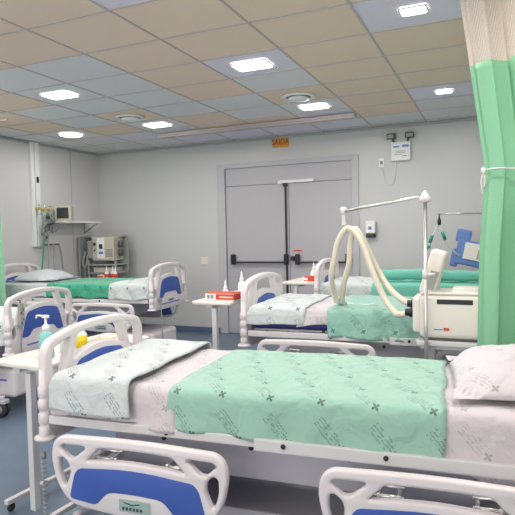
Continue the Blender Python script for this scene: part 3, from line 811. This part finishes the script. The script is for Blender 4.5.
# ------------------------------------------------------------------ ventilator on cart
VX, VY = -.228, 3.345
t = empty('ventilator', (VX, VY, 0), math.radians(0), 'cream hospital ventilator box on cart left of the right green curtain', 'ventilator')
m = MB(); m.box(-.172, .165, -.13, .12, .80, 1.045, .028, seg=4); m.box(-.215, -.16, -.10, .11, .82, 1.03, .022, seg=3); m.build('ventilator_body', 'cream', t, smooth=True)
m = MB(); m.box(-.075, .115, -.133, -.128, .995, 1.022, .002); m.build('grip_slot', 'screen', t)
m = MB(); m.box(-.17, .163, -.125, .115, 1.045, 1.062, .008); m.box(.0, .15, -.05, .1, 1.06, 1.078, .008); m.build('top_cover', 'cream', t)
m = MB(); m.box(-.15, .14, -.115, .105, .785, .802, .004); m.build('rubber_foot', 'dark', t)
m = MB(); m.box(-.095, -.045, -.1325, -.13, .848, .854); m.build('blue_mark', 'devblue', t)
m = MB(); m.box(-.04, -.01, -.1325, -.13, .846, .862); m.build('red_mark', 'red', t)
m = MB(); m.box(.163, .20, -.06, .06, .9, 1.0, .01); m.tube([(.2, 0, .96), (.23, 0, .95)], .02, 12); m.build('side_valve', 'chrome', t)
# tilted control screen facing left
Ms = Matrix.Translation((-.145, -.0, 1.06)) @ Matrix.Rotation(math.radians(17), 4, 'Y')
m = MB(); m.box(-.035, .055, -.10, .12, -.01, .245, .022, M=Ms, seg=3); sc = m.build('screen_housing', 'cream', t, smooth=True)
m = MB(); m.box(-.038, -.034, -.075, .095, .04, .22, .001, M=Ms); m.build('screen_glass', 'screen', sc)
m = MB(); m.box(.0, .045, -.104, -.099, .02, .13, .001, M=Ms); m.build('side_vent', 'devgrey', sc)
# knob / ports for hoses
for y, z in ((-.04, .93), (.05, .97)):
    m = MB(); m.lathe([(.028, 0), (.03, .02), (.022, .03), (.022, .05)], M=Matrix.Translation((-.212, y, z)) @ Matrix.Rotation(-PI/2, 4, 'Y')); m.build('hose_port', 'black', t)
# cart
m = MB(); m.box(-.19, .19, -.14, .13, .755, .785, .008); m.box(-.17, .17, -.12, .11, .735, .756, .004); m.build('cart_tray', 'painted', t)
m = MB()
for xx in (-.12, .12): m.box(xx-.02, xx+.02, -.02, .02, .14, .74, .005)
m.build('cart_column', 'painted', t)
m = MB(); m.box(-.2, -.16, -.17, .15, .075, .11, .01); m.box(.16, .2, -.17, .15, .075, .11, .01); m.box(-.18, .18, -.03, .03, .10, .15, .01); m.build('cart_base', 'dark', t)
for xx in (-.18, .18):
    for yy in (-.15, .13):
        m = MB(); m.lathe([(.025, -.012), (.038, -.01), (.038, .01), (.025, .012)], M=Matrix.Translation((xx, yy, .039)) @ Matrix.Rotation(PI/2, 4, 'Y')); m.build('caster', 'rubber', t)
# support pole and arm (part of ventilator)
PX, PY = -.13, -.17
m = MB(); m.tube([(PX, PY, .10), (PX, PY, 1.585)], .0105, 12); m.box(PX-.015, PX+.015, PY, PY+.06, .745, .775, .004); m.box(PX-.04, PX+.04, PY-.02, PY+.02, .095, .115, .004); m.box(PX-.015, PX+.015, PY, PY+.06, .085, .105, .003); m.build('support_pole', 'chrome', t)
m = MB(); m.tube([(PX, PY, 1.14), (PX, PY, 1.19)], .017, 12); m.tube([(PX, PY, 1.165), (PX+.05, PY, 1.165)], .009, 8); m.build('pole_clamp', 'plastic', t)
m = MB(); m.lathe([(.018, 1.565), (.036, 1.572), (.032, 1.592), (.015, 1.618), (.006, 1.632)], (PX, PY, 0), 16); m.build('pole_joint', 'plastic', t)
HX, HY, HZ = -.905-VX, 3.5-VY, 1.545
m = MB(); m.tube([(PX-.03, PY, 1.598), (HX, HY, HZ)], .009, 10); m.build('support_arm', 'chrome', t)
m = MB(); m.lathe([(.014, -.02), (.022, -.01), (.022, .02), (.01, .03)], (HX, HY, HZ)); m.box(HX-.012, HX+.012, HY-.006, HY+.006, HZ-.09, HZ, .004); m.build('arm_hook', 'plastic', t)

# hoses: each a corrugated tube
def hose(pts, label, r=.019):
    P = spline(pts, 26)
    # resample into ribs
    L = [0]
    for a, b in zip(P, P[1:]): L.append(L[-1]+(b-a).length)
    n = int(L[-1]/.006); Q = []
    k = 0
    for i in range(n+1):
        s = L[-1]*i/n
        while k < len(L)-2 and L[k+1] < s: k += 1
        f = (s-L[k])/max(L[k+1]-L[k], 1e-9); Q.append(P[k].lerp(P[k+1], f))
    m = MB(); m.tube(Q, [r*(1.06 if i % 2 else .94) for i in range(len(Q))], 12)
    return m
t = empty('breathing_hose', (-.975, 3.5, .9), 0, 'pair of cream corrugated hoses looping from support arm to the ventilator', 'hose')
def rel(p): return (p[0]+1.0, p[1]-3.5, p[2]-.9)
m = hose([rel(p) for p in ((-1.02, 3.62, .945), (-1.025, 3.52, 1.10), (-1.0, 3.5, 1.22), (-.965, 3.5, 1.36), (-.90, 3.5, 1.435), (-.815, 3.47, 1.36), (-.73, 3.44, 1.15), (-.66, 3.42, 1.0), (-.585, 3.37, .915), (-.53, 3.32, .915), (-.485, 3.305, .93))], '')
m.build('hose', 'hose', t)
m = hose([rel(p) for p in ((-.985, 3.64, .945), (-.955, 3.57, 1.06), (-.91, 3.54, 1.2), (-.895, 3.54, 1.36), (-.865, 3.55, 1.43), (-.80, 3.54, 1.33), (-.725, 3.52, 1.18), (-.63, 3.46, 1.05), (-.54, 3.41, .985), (-.485, 3.395, .97))], '')
m.build('hose', 'hose', t)
m = MB(); m.tube([rel((-1.02, 3.62, .95)), rel((-1.0, 3.66, .925))], .022, 12); m.tube([rel((-.985, 3.64, .95)), rel((-1.0, 3.66, .925))], .022, 12); m.tube([rel((-1.0, 3.65, .935)), rel((-.985, 3.72, .912))], [.02, .016], 12); m.build('hose_connector', 'clear', t)
m = MB(); m.tube(spline([rel(p) for p in ((-.99, 3.72, .915), (-.93, 3.78, .905), (-.86, 3.76, .905), (-.8, 3.8, .905))]), .006, 6); m.build('sample_line', 'white_gloss', t)

# ------------------------------------------------------------------ blue ventilator further back, on trolley at the head of bed C
t = empty('blue_monitor', (-.16, 6.40, 0), 0, 'blue framed tilted ventilator screen at far right behind the curtain', 'ventilator')
Ms = Matrix.Translation((0, 0, 1.13)) @ Matrix.Rotation(math.radians(12), 4, 'Y')
m = MB(); m.box(-.24, .24, -.05, .05, -.14, .13, .02, M=Ms, seg=3); m.box(-.27, -.12, -.03, .05, .1, .24, .02, M=Ms); m.box(-.28, -.2, -.04, .04, -.18, .02, .02, M=Ms); h = m.build('screen_frame', 'devblue', t)
m = MB(); m.box(-.16, .23, -.06, -.048, -.07, .11, .004, M=Ms); m.build('front_panel', 'cream', t)
m = MB(); m.box(-.02, .22, -.064, -.058, -.05, .05, .002, M=Ms); m.build('display', 'devgrey', t)
m = MB(); m.box(-.03, .03, -.03, .03, .1, 1.02, .01); m.build('stand', 'painted', t)
m = MB(); m.box(-.22, .22, -.03, .03, .06, .1, .01); m.box(-.03, .03, -.22, .22, .06, .1, .01); m.build('stand_base', 'painted', t)
for a in range(4):
    m = MB(); m.lathe([(.02, -.01), (.03, 0), (.02, .01)], M=Matrix.Translation((math.cos(a*PI/2)*.2, math.sin(a*PI/2)*.2, .03)) @ Matrix.Rotation(PI/2, 4, 'Y')); m.build('caster', 'rubber', t)
m = MB(); m.tube([(.06, -.06, .09), (.06, -.06, 1.58)], .011, 10); m.tube([(.06, -.06, 1.575), (-.40, -.12, 1.585)], .009, 8); m.build('support_arm', 'chrome', t)
m = MB(); m.lathe([(.008, -.1), (.02, -.09), (.02, -.05), (.01, -.02), (.006, .03)], (-.40, -.12, 1.56)); m.build('arm_clip', 'black', t)
m = MB()
m.tube(spline([(-.40, -.12, 1.48), (-.46, -.12, 1.38), (-.5, -.12, 1.28), (-.52, -.15, 1.12)]), .012, 8); m.tube(spline([(-.40, -.12, 1.48), (-.36, -.12, 1.36), (-.32, -.1, 1.24), (-.2, -.05, 1.12)]), .010, 8)
m.build('clear_tubing', 'clear', t)
for A_, B_ in (((-.475, -.12, 1.35), (-.5, -.12, 1.27)), ((-.372, -.12, 1.39), (-.34, -.11, 1.30)), ((-.54, -.13, 1.2), (-.5, -.14, 1.24))):
    m = MB(); m.tube([A_, B_], .018, 8); m.build('teal_connector', 'teal', t)
m = MB(); m.tube(spline([(-.11, 0, 0), (-.05, .02, .01), (.05, 0, .0), (.12, .02, .005)]), [.03]*24+[.02], 10)
m.box(-.12, .11, -.06, .06, -.025, .012, .01)
o = m.build('blue_bag', 'devblue'); o.location = (1.2, .02, zC+.147+.045); on_bed(Cb, o); tag(o, 'bright blue folded bag on the furthest right bed', 'bag')

# ------------------------------------------------------------------ curtains
def curtain(loc, width, zmin, ztop, label, rz=0., tie=None, amp=.04, meshz=2.28, folds=9, edge=None, seed=0, mm=('curtain', 'netting'), top_skew=0.):
    t = empty('privacy_curtain', loc, rz, label, 'curtain')
    nx, nz = folds*20, 60
    def P(u, z):
        # u 0..1 along width
        e = edge(z) if edge else 0.
        x = e+u*(width-e)
        g = 1.
        if tie: g = 1-.45*math.exp(-((z-tie)/.22)**2)
        y = amp*g*(math.sin(u*folds*2*PI+seed+.35*math.sin(z*1.3))+.22*math.sin(u*folds*3.3*PI+1.+z*.7))*(.65+.35*math.sin(u*7+seed))
        x += .012*math.sin(u*folds*4*PI+.5)
        return Vector((x, y, z))
    for part, za, zb, mn in (('curtain_cloth', zmin, meshz, mm[0]), ('curtain_netting', meshz, ztop, mm[1])):
        rows = []
        n = nz if part == 'curtain_cloth' else 16
        for j in range(n+1):
            row = []
            for i in range(nx+1):
                u = i/nx
                za_, zb_ = (za, zb+top_skew*u) if part == 'curtain_cloth' else (za+top_skew*u, zb)
                row.append(P(u, za_+(zb_-za_)*j/n))
            rows.append(row)
        m = MB(); m.grid(rows, lambda j, i: (i/nx*width, j/n*(zb-za))); o = m.build(part, mn, t)
        if part == 'curtain_cloth':
            md = o.modifiers.new('t', 'SOLIDIFY'); md.thickness = .003
    m = MB(); m.box(-.08, width+.02, -.012, .012, ztop+.004, ztop+.022, .003); m.build('curtain_rail', 'white_gloss', t)
    return t, P
def edgeR(z):
    # left border drifts in towards the tie
    pts = [(.3, -.02), (.8, -.012), (1.3, .0), (1.71, .028), (1.78, .022), (2.29, -.045), (2.7, -.10)]
    for (z0, e0), (z1, e1) in zip(pts, pts[1:]):
        if z <= z1: return e0+(e1-e0)*max(0, (z-z0)/(z1-z0))
    return pts[-1][1]
t, P = curtain((-.085, 3.16, 0), .92, .28, 2.683, 'green privacy curtain with cream mesh top hanging at the right edge', tie=1.72, amp=.042, meshz=2.285, folds=6, edge=edgeR, seed=.8, top_skew=.04)
m = MB()
pts = [P(k/40, 1.72)+Vector((0, -.016, .004*math.sin(k*.5))) for k in range(0, 41)]
m.tube([(pts[0].x-.01, 0, 1.715)]+[Vector((p.x, min(p.y, -.02)-.02, p.z)) for p in pts], .0045, 6)
m.lathe([(.004, -.02), (.013, -.01), (.013, .01), (.004, .02)], (.03, -.045, 1.715), 10)
m.tube(spline([(.03, -.045, 1.715), (.018, -.05, 1.66), (.024, -.05, 1.60)]), .004, 6); m.tube(spline([(.03, -.045, 1.715), (.035, -.05, 1.67), (.03, -.05, 1.63)]), .004, 6)
m.build('tie_cord', 'cord', t)
def edgeL(z): return 0.
def mkL():
    t = empty('privacy_curtain', (-5.60, 4.4, 0), 0, 'green privacy curtain gathered at the left edge of the picture', 'curtain')
    nx, nz = 96, 50
    def P(u, z):
        w = .60+.055*(2.0-z) if z > 1.2 else .644+.02*(1.2-z)
        return Vector((u*w, .04*math.sin(u*7*2*PI+.4)*(.7+.3*math.sin(u*5)), z))
    for part, za, zb, mn in (('curtain_cloth', .3, 2.1, 'curtain'), ('curtain_netting', 2.1, 2.683, 'netting')):
        rows = [[P(i/nx, za+(zb-za)*j/nz) for i in range(nx+1)] for j in range(nz+1)]
        m = MB(); m.grid(rows, lambda j, i: (i/nx*.6, j/nz*(zb-za))); m.build(part, mn, t)
    m = MB(); m.box(-.08, .8, -.012, .012, 2.687, 2.705, .003); m.build('curtain_rail', 'white_gloss', t)
mkL()

# ------------------------------------------------------------------ left wall: service duct, gas outlets, monitor shelf
t = empty('service_duct', (XL, 5.615, 0), 0, 'white vertical service duct panel on the left wall', 'duct')
m = MB(); m.box(0, .045, -.075, .075, 1.30, H-.006, .006); m.build('duct_body', 'white_gloss', t)
m = MB(); m.box(.045, .049, -.02, -.012, 1.32, H-.03); m.build('duct_seam', 'panelseam', t)
m = MB(); m.box(.045, .056, .01, .045, 2.16, 2.24, .003); m.build('dark_socket', 'black', t)
t = empty('gas_flowmeter', (XL+.05, 5.63, 1.78), 0, 'yellow topped gas flowmeters on the duct above the left bed', 'flowmeter')
for yy, zz in ((-.03, .02), (.06, .0), (.16, .01)):
    m = MB(); m.lathe([(.012, -.07), (.02, -.06), (.022, -.02), (.012, .0)], (.05, yy, zz)); m.build('meter_tube', 'clear', t)
    m = MB(); m.box(.0, .075, yy-.024, yy+.024, zz, zz+.03, .008); m.build('yellow_cap', 'amber', t)
    m = MB(); m.lathe([(.012, .045), (.016, .055), (.012, .08)], (.05, yy, zz)); m.build('metal_knob', 'chrome', t)
t = empty('vacuum_regulator', (XL+.05, 5.68, 1.6), 0, 'dark and green gas outlets cluster with tubes beneath the flowmeters', 'regulator')
random.seed(11)
for k in range(9):
    yy = random.uniform(-.09, .12)+ (.06 if k < 4 else 0); zz = .14-k*.045
    m = MB(); m.lathe([(.018, -.018), (.024, 0), (.018, .018)], M=Matrix.Translation((.05, yy*.8, zz)) @ Matrix.Rotation(PI/2, 4, 'Y')); m.build('outlet_valve', ('teal', 'dark', 'devgrey')[k % 3], t)
m = MB(); m.tube(spline([(.05, -.02, .1), (.09, -.06, .0), (.07, .02, -.1), (.05, .05, -.22)]), .012, 8); m.tube(spline([(.05, .1, .08), (.1, .0, .02), (.08, -.08, -.08), (.06, .0, -.2)]), .010, 8); m.build('coiled_tube', 'tube_grey', t)
m = MB(); m.box(0, .05, .0, .27, -.29, -.265, .006); m.build('tube_bracket', 'dark', t)
for y0, y1, mt, zz in ((-.02, -.13, 'teal', -.62), (.06, .0, 'devgrey', -.63), (.15, .10, 'devgrey', -.63), (.25, .265, 'tube_grey', -.63)):
    m = MB(); m.tube(spline([(.05, y0, -.2 if y0 < 0 else -.27), (.07, (y0+y1)/2+.01, -.40), (.10, y1, zz)]), .011, 8); m.build('hanging_tube', mt, t)
t = empty('wall_shelf', (XL, 6.2, 1.63), 0, 'white wall shelf carrying the vital signs monitor', 'shelf')
m = MB(); m.box(0, .30, -.36, .42, -.012, .012, .005); m.build('shelf_board', 'white_gloss', t)
for yy in (-.3, .36):
    m = MB(); m.tube([(.02, yy, -.01), (.02, yy, -.16)], .008, 8); m.tube([(.02, yy, -.15), (.26, yy, -.015)], .008, 8); m.build('shelf_bracket', 'devgrey', t)
t = empty('vital_monitor', (XL+.20, 5.95, 1.644), math.radians(28), 'cream vital signs monitor with dark screen on the wall shelf', 'monitor')
m = MB(); m.box(-.115, .115, -.075, .07, 0, .205, .012, seg=3); m.build('monitor_case', 'devbeige', t)
m = MB(); m.box(-.08, .08, -.079, -.074, .035, .185, .002); m.build('monitor_screen', 'screen', t)
m = MB(); m.box(-.124, -.114, -.05, .05, .01, .18, .004); m.build('cable_port', 'black', t)
m = MB()
for k in range(4): m.box(-.09+k*.045, -.065+k*.045, -.079, -.074, .012, .024)
m.build('button_row', 'devgrey', t)
t = empty('monitor_cable', (XL+.1, 5.75, 1.66), 0, 'tangle of dark monitor cables between flowmeters and monitor', 'cable')
for k in range(5):
    m = MB(); q = random.random
    m.tube(spline([(0, -.06+.02*k, -.06-.03*k), (.08, -.02+.03*q(), .04*k-.05), (.06+.04*q(), .03, .07-.03*k+.04*q()), (.03, .06, .05+.02*k), (.04, .09, .04+.02*k)]), .007, 6)
    m.build('cable_strand', ('black', 'tube_grey', 'devgrey', 'black', 'devgrey')[k], t)

# ------------------------------------------------------------------ machine behind bed E
t = empty('anesthesia_machine', (-5.32, 6.52, 0), math.radians(6), 'beige anaesthesia machine on trolley in the far left corner', 'medical machine')
m = MB(); m.box(-.34, .31, -.03, .18, 1.405, 1.43, .006); m.box(-.34, -.315, -.12, .18, .10, 1.42, .006); m.box(-.05, .33, .14, .17, .9, 1.41, .004); m.build('trolley_frame', 'devgrey', t)
m = MB(); m.box(-.08, .27, -.15, .12, 1.07, 1.41, .012, seg=3); body = m.build('machine_body', 'devbeige', t)
m = MB(); m.box(.0, .12, -.155, -.149, 1.10, 1.40, .002); m.build('front_panel', 'white_gloss', t)
m = MB(); m.box(.035, .092, -.159, -.154, 1.24, 1.31, .001); m.build('display', 'screen', t)
m = MB(); m.box(.03, .10, -.159, -.154, 1.165, 1.20, .001); m.build('keypad', 'devblue', t)
m = MB()
for z in (1.13, 1.16, 1.19, 1.22): m.box(.14, .255, -.153, -.149, z, z+.01)
m.build('grille', 'dark', t)
for z, r in ((1.31, .022), (1.22, .012)):
    m = MB(); m.lathe([(r, 0), (r, .012), (r*.6, .02)], M=Matrix.Translation((-.04, -.15, z)) @ Matrix.Rotation(PI/2, 4, 'X')); m.build('control_knob', 'black', t)
for xx, z in ((-.17, 1.26), (.32, 1.3), (.315, 1.18)):
    m = MB(); m.lathe([(.025, -.05), (.035, -.04), (.035, .04), (.02, .06)], (xx, -.03, z)); m.build('absorber_canister', 'dark', t)
m = MB(); m.box(-.2, -.09, -.1, .1, 1.1, 1.36, .01); m.build('side_module', 'devgrey', t)
m = MB()
for z in (1.0, .88, .55, .12): m.box(-.16, .32, -.17, .14, z, z+.02, .004)
for xx in (-.15, .3): m.box(xx-.012, xx+.012, -.16, -.135, .1, 1.07, .003)
m.build('trolley_shelf', 'devgrey', t)
m = MB(); m.box(-.08, .26, -.14, .1, .9, .97, .006); m.box(-.1, .28, -.15, .12, .15, .5, .01); m.build('drawer_unit', 'devbeige', t)
m = MB(); m.tube(spline([(-.24, -.08, 1.2), (-.27, -.12, 1.05), (-.22, -.14, .95), (-.25, -.1, .75)]), .018, 8); m.tube(spline([(-.2, -.1, 1.15), (-.18, -.16, 1.02), (-.25, -.15, .9)]), .014, 8); m.build('breathing_tube', 'tube_grey', t)
for xx in (-.3, .28):
    for yy in (-.1, .12):
        m = MB(); m.lathe([(.03, -.012), (.05, -.01), (.05, .01), (.03, .012)], M=Matrix.Translation((xx, yy, .05)) @ Matrix.Rotation(PI/2, 4, 'Y')); m.build('caster', 'rubber', t)
# small side table with red labelled bottles between bed E and the far wall
t = empty('side_table', (-4.98, 6.22, 0), 0, 'small metal side table behind the far left bed', 'table')
m = MB(); m.box(-.17, .17, -.12, .12, .80, .82, .005); m.build('table_top', 'chrome', t)
for xx in (-.15, .15):
    for yy in (-.1, .1):
        m = MB(); m.tube([(xx, yy, 0), (xx, yy, .8)], .01, 8); m.build('leg', 'chrome', t)
for k, (xx, yy, lab) in enumerate(((-.03, -.02, 'left red labelled white nozzle bottle behind the far left bed'), (.045, .02, 'middle red labelled white nozzle bottle behind the far left bed'), (.12, -.02, 'right red labelled white nozzle bottle behind the far left bed'))):
    b = nozzle_bottle((-4.98+xx, 6.22+yy, .821), lab, .03, .115)
    b['group'] = 'red labelled bottles by the left bed'
    m = MB(); m.lathe([(.0306, .012), (.0306, .075)]); m.build('red_label', 'red', b)
t = empty('red_pouch', (-5.1, 6.2, .821), .3, 'crumpled red and white pouch left of the red labelled bottles', 'pouch')
m = MB(); m.box(-.05, .05, -.05, .05, 0, .06, .02, seg=3); m.build('pouch_body', 'white_gloss', t)
m = MB(); m.box(-.045, .045, -.053, -.048, .015, .05, .001); m.build('red_print', 'red', t)

# ------------------------------------------------------------------ world, camera, view
w = bpy.data.worlds.new('World'); SC.world = w; w.use_nodes = True
w.node_tree.nodes['Background'].inputs[0].default_value = (.8, .85, .9, 1); w.node_tree.nodes['Background'].inputs[1].default_value = .3
yaw, pitch, roll = -.41, -.044, -.022
cy, sy, cp, sp = math.cos(yaw), math.sin(yaw), math.cos(pitch), math.sin(pitch)
F = Vector((sy*cp, cy*cp, sp)); r = Vector((cy, -sy, 0)); u = r.cross(F)
c, s = math.cos(roll), math.sin(roll); R = c*r+s*u; U = -s*r+c*u
cam = bpy.data.cameras.new('camera'); co = bpy.data.objects.new('camera', cam); COL.objects.link(co)
co.matrix_world = Matrix(((R.x, U.x, -F.x, 0), (R.y, U.y, -F.y, 0), (R.z, U.z, -F.z, 1.4148), (0, 0, 0, 1)))
cam.sensor_width = 36; cam.sensor_fit = 'HORIZONTAL'; cam.lens = 36*548/515; cam.clip_start = .02
SC.camera = co
SC.view_settings.view_transform = 'Standard'; SC.view_settings.look = 'None'; SC.view_settings.exposure = 0.0; SC.view_settings.gamma = 1; SC.view_settings.use_curve_mapping = False
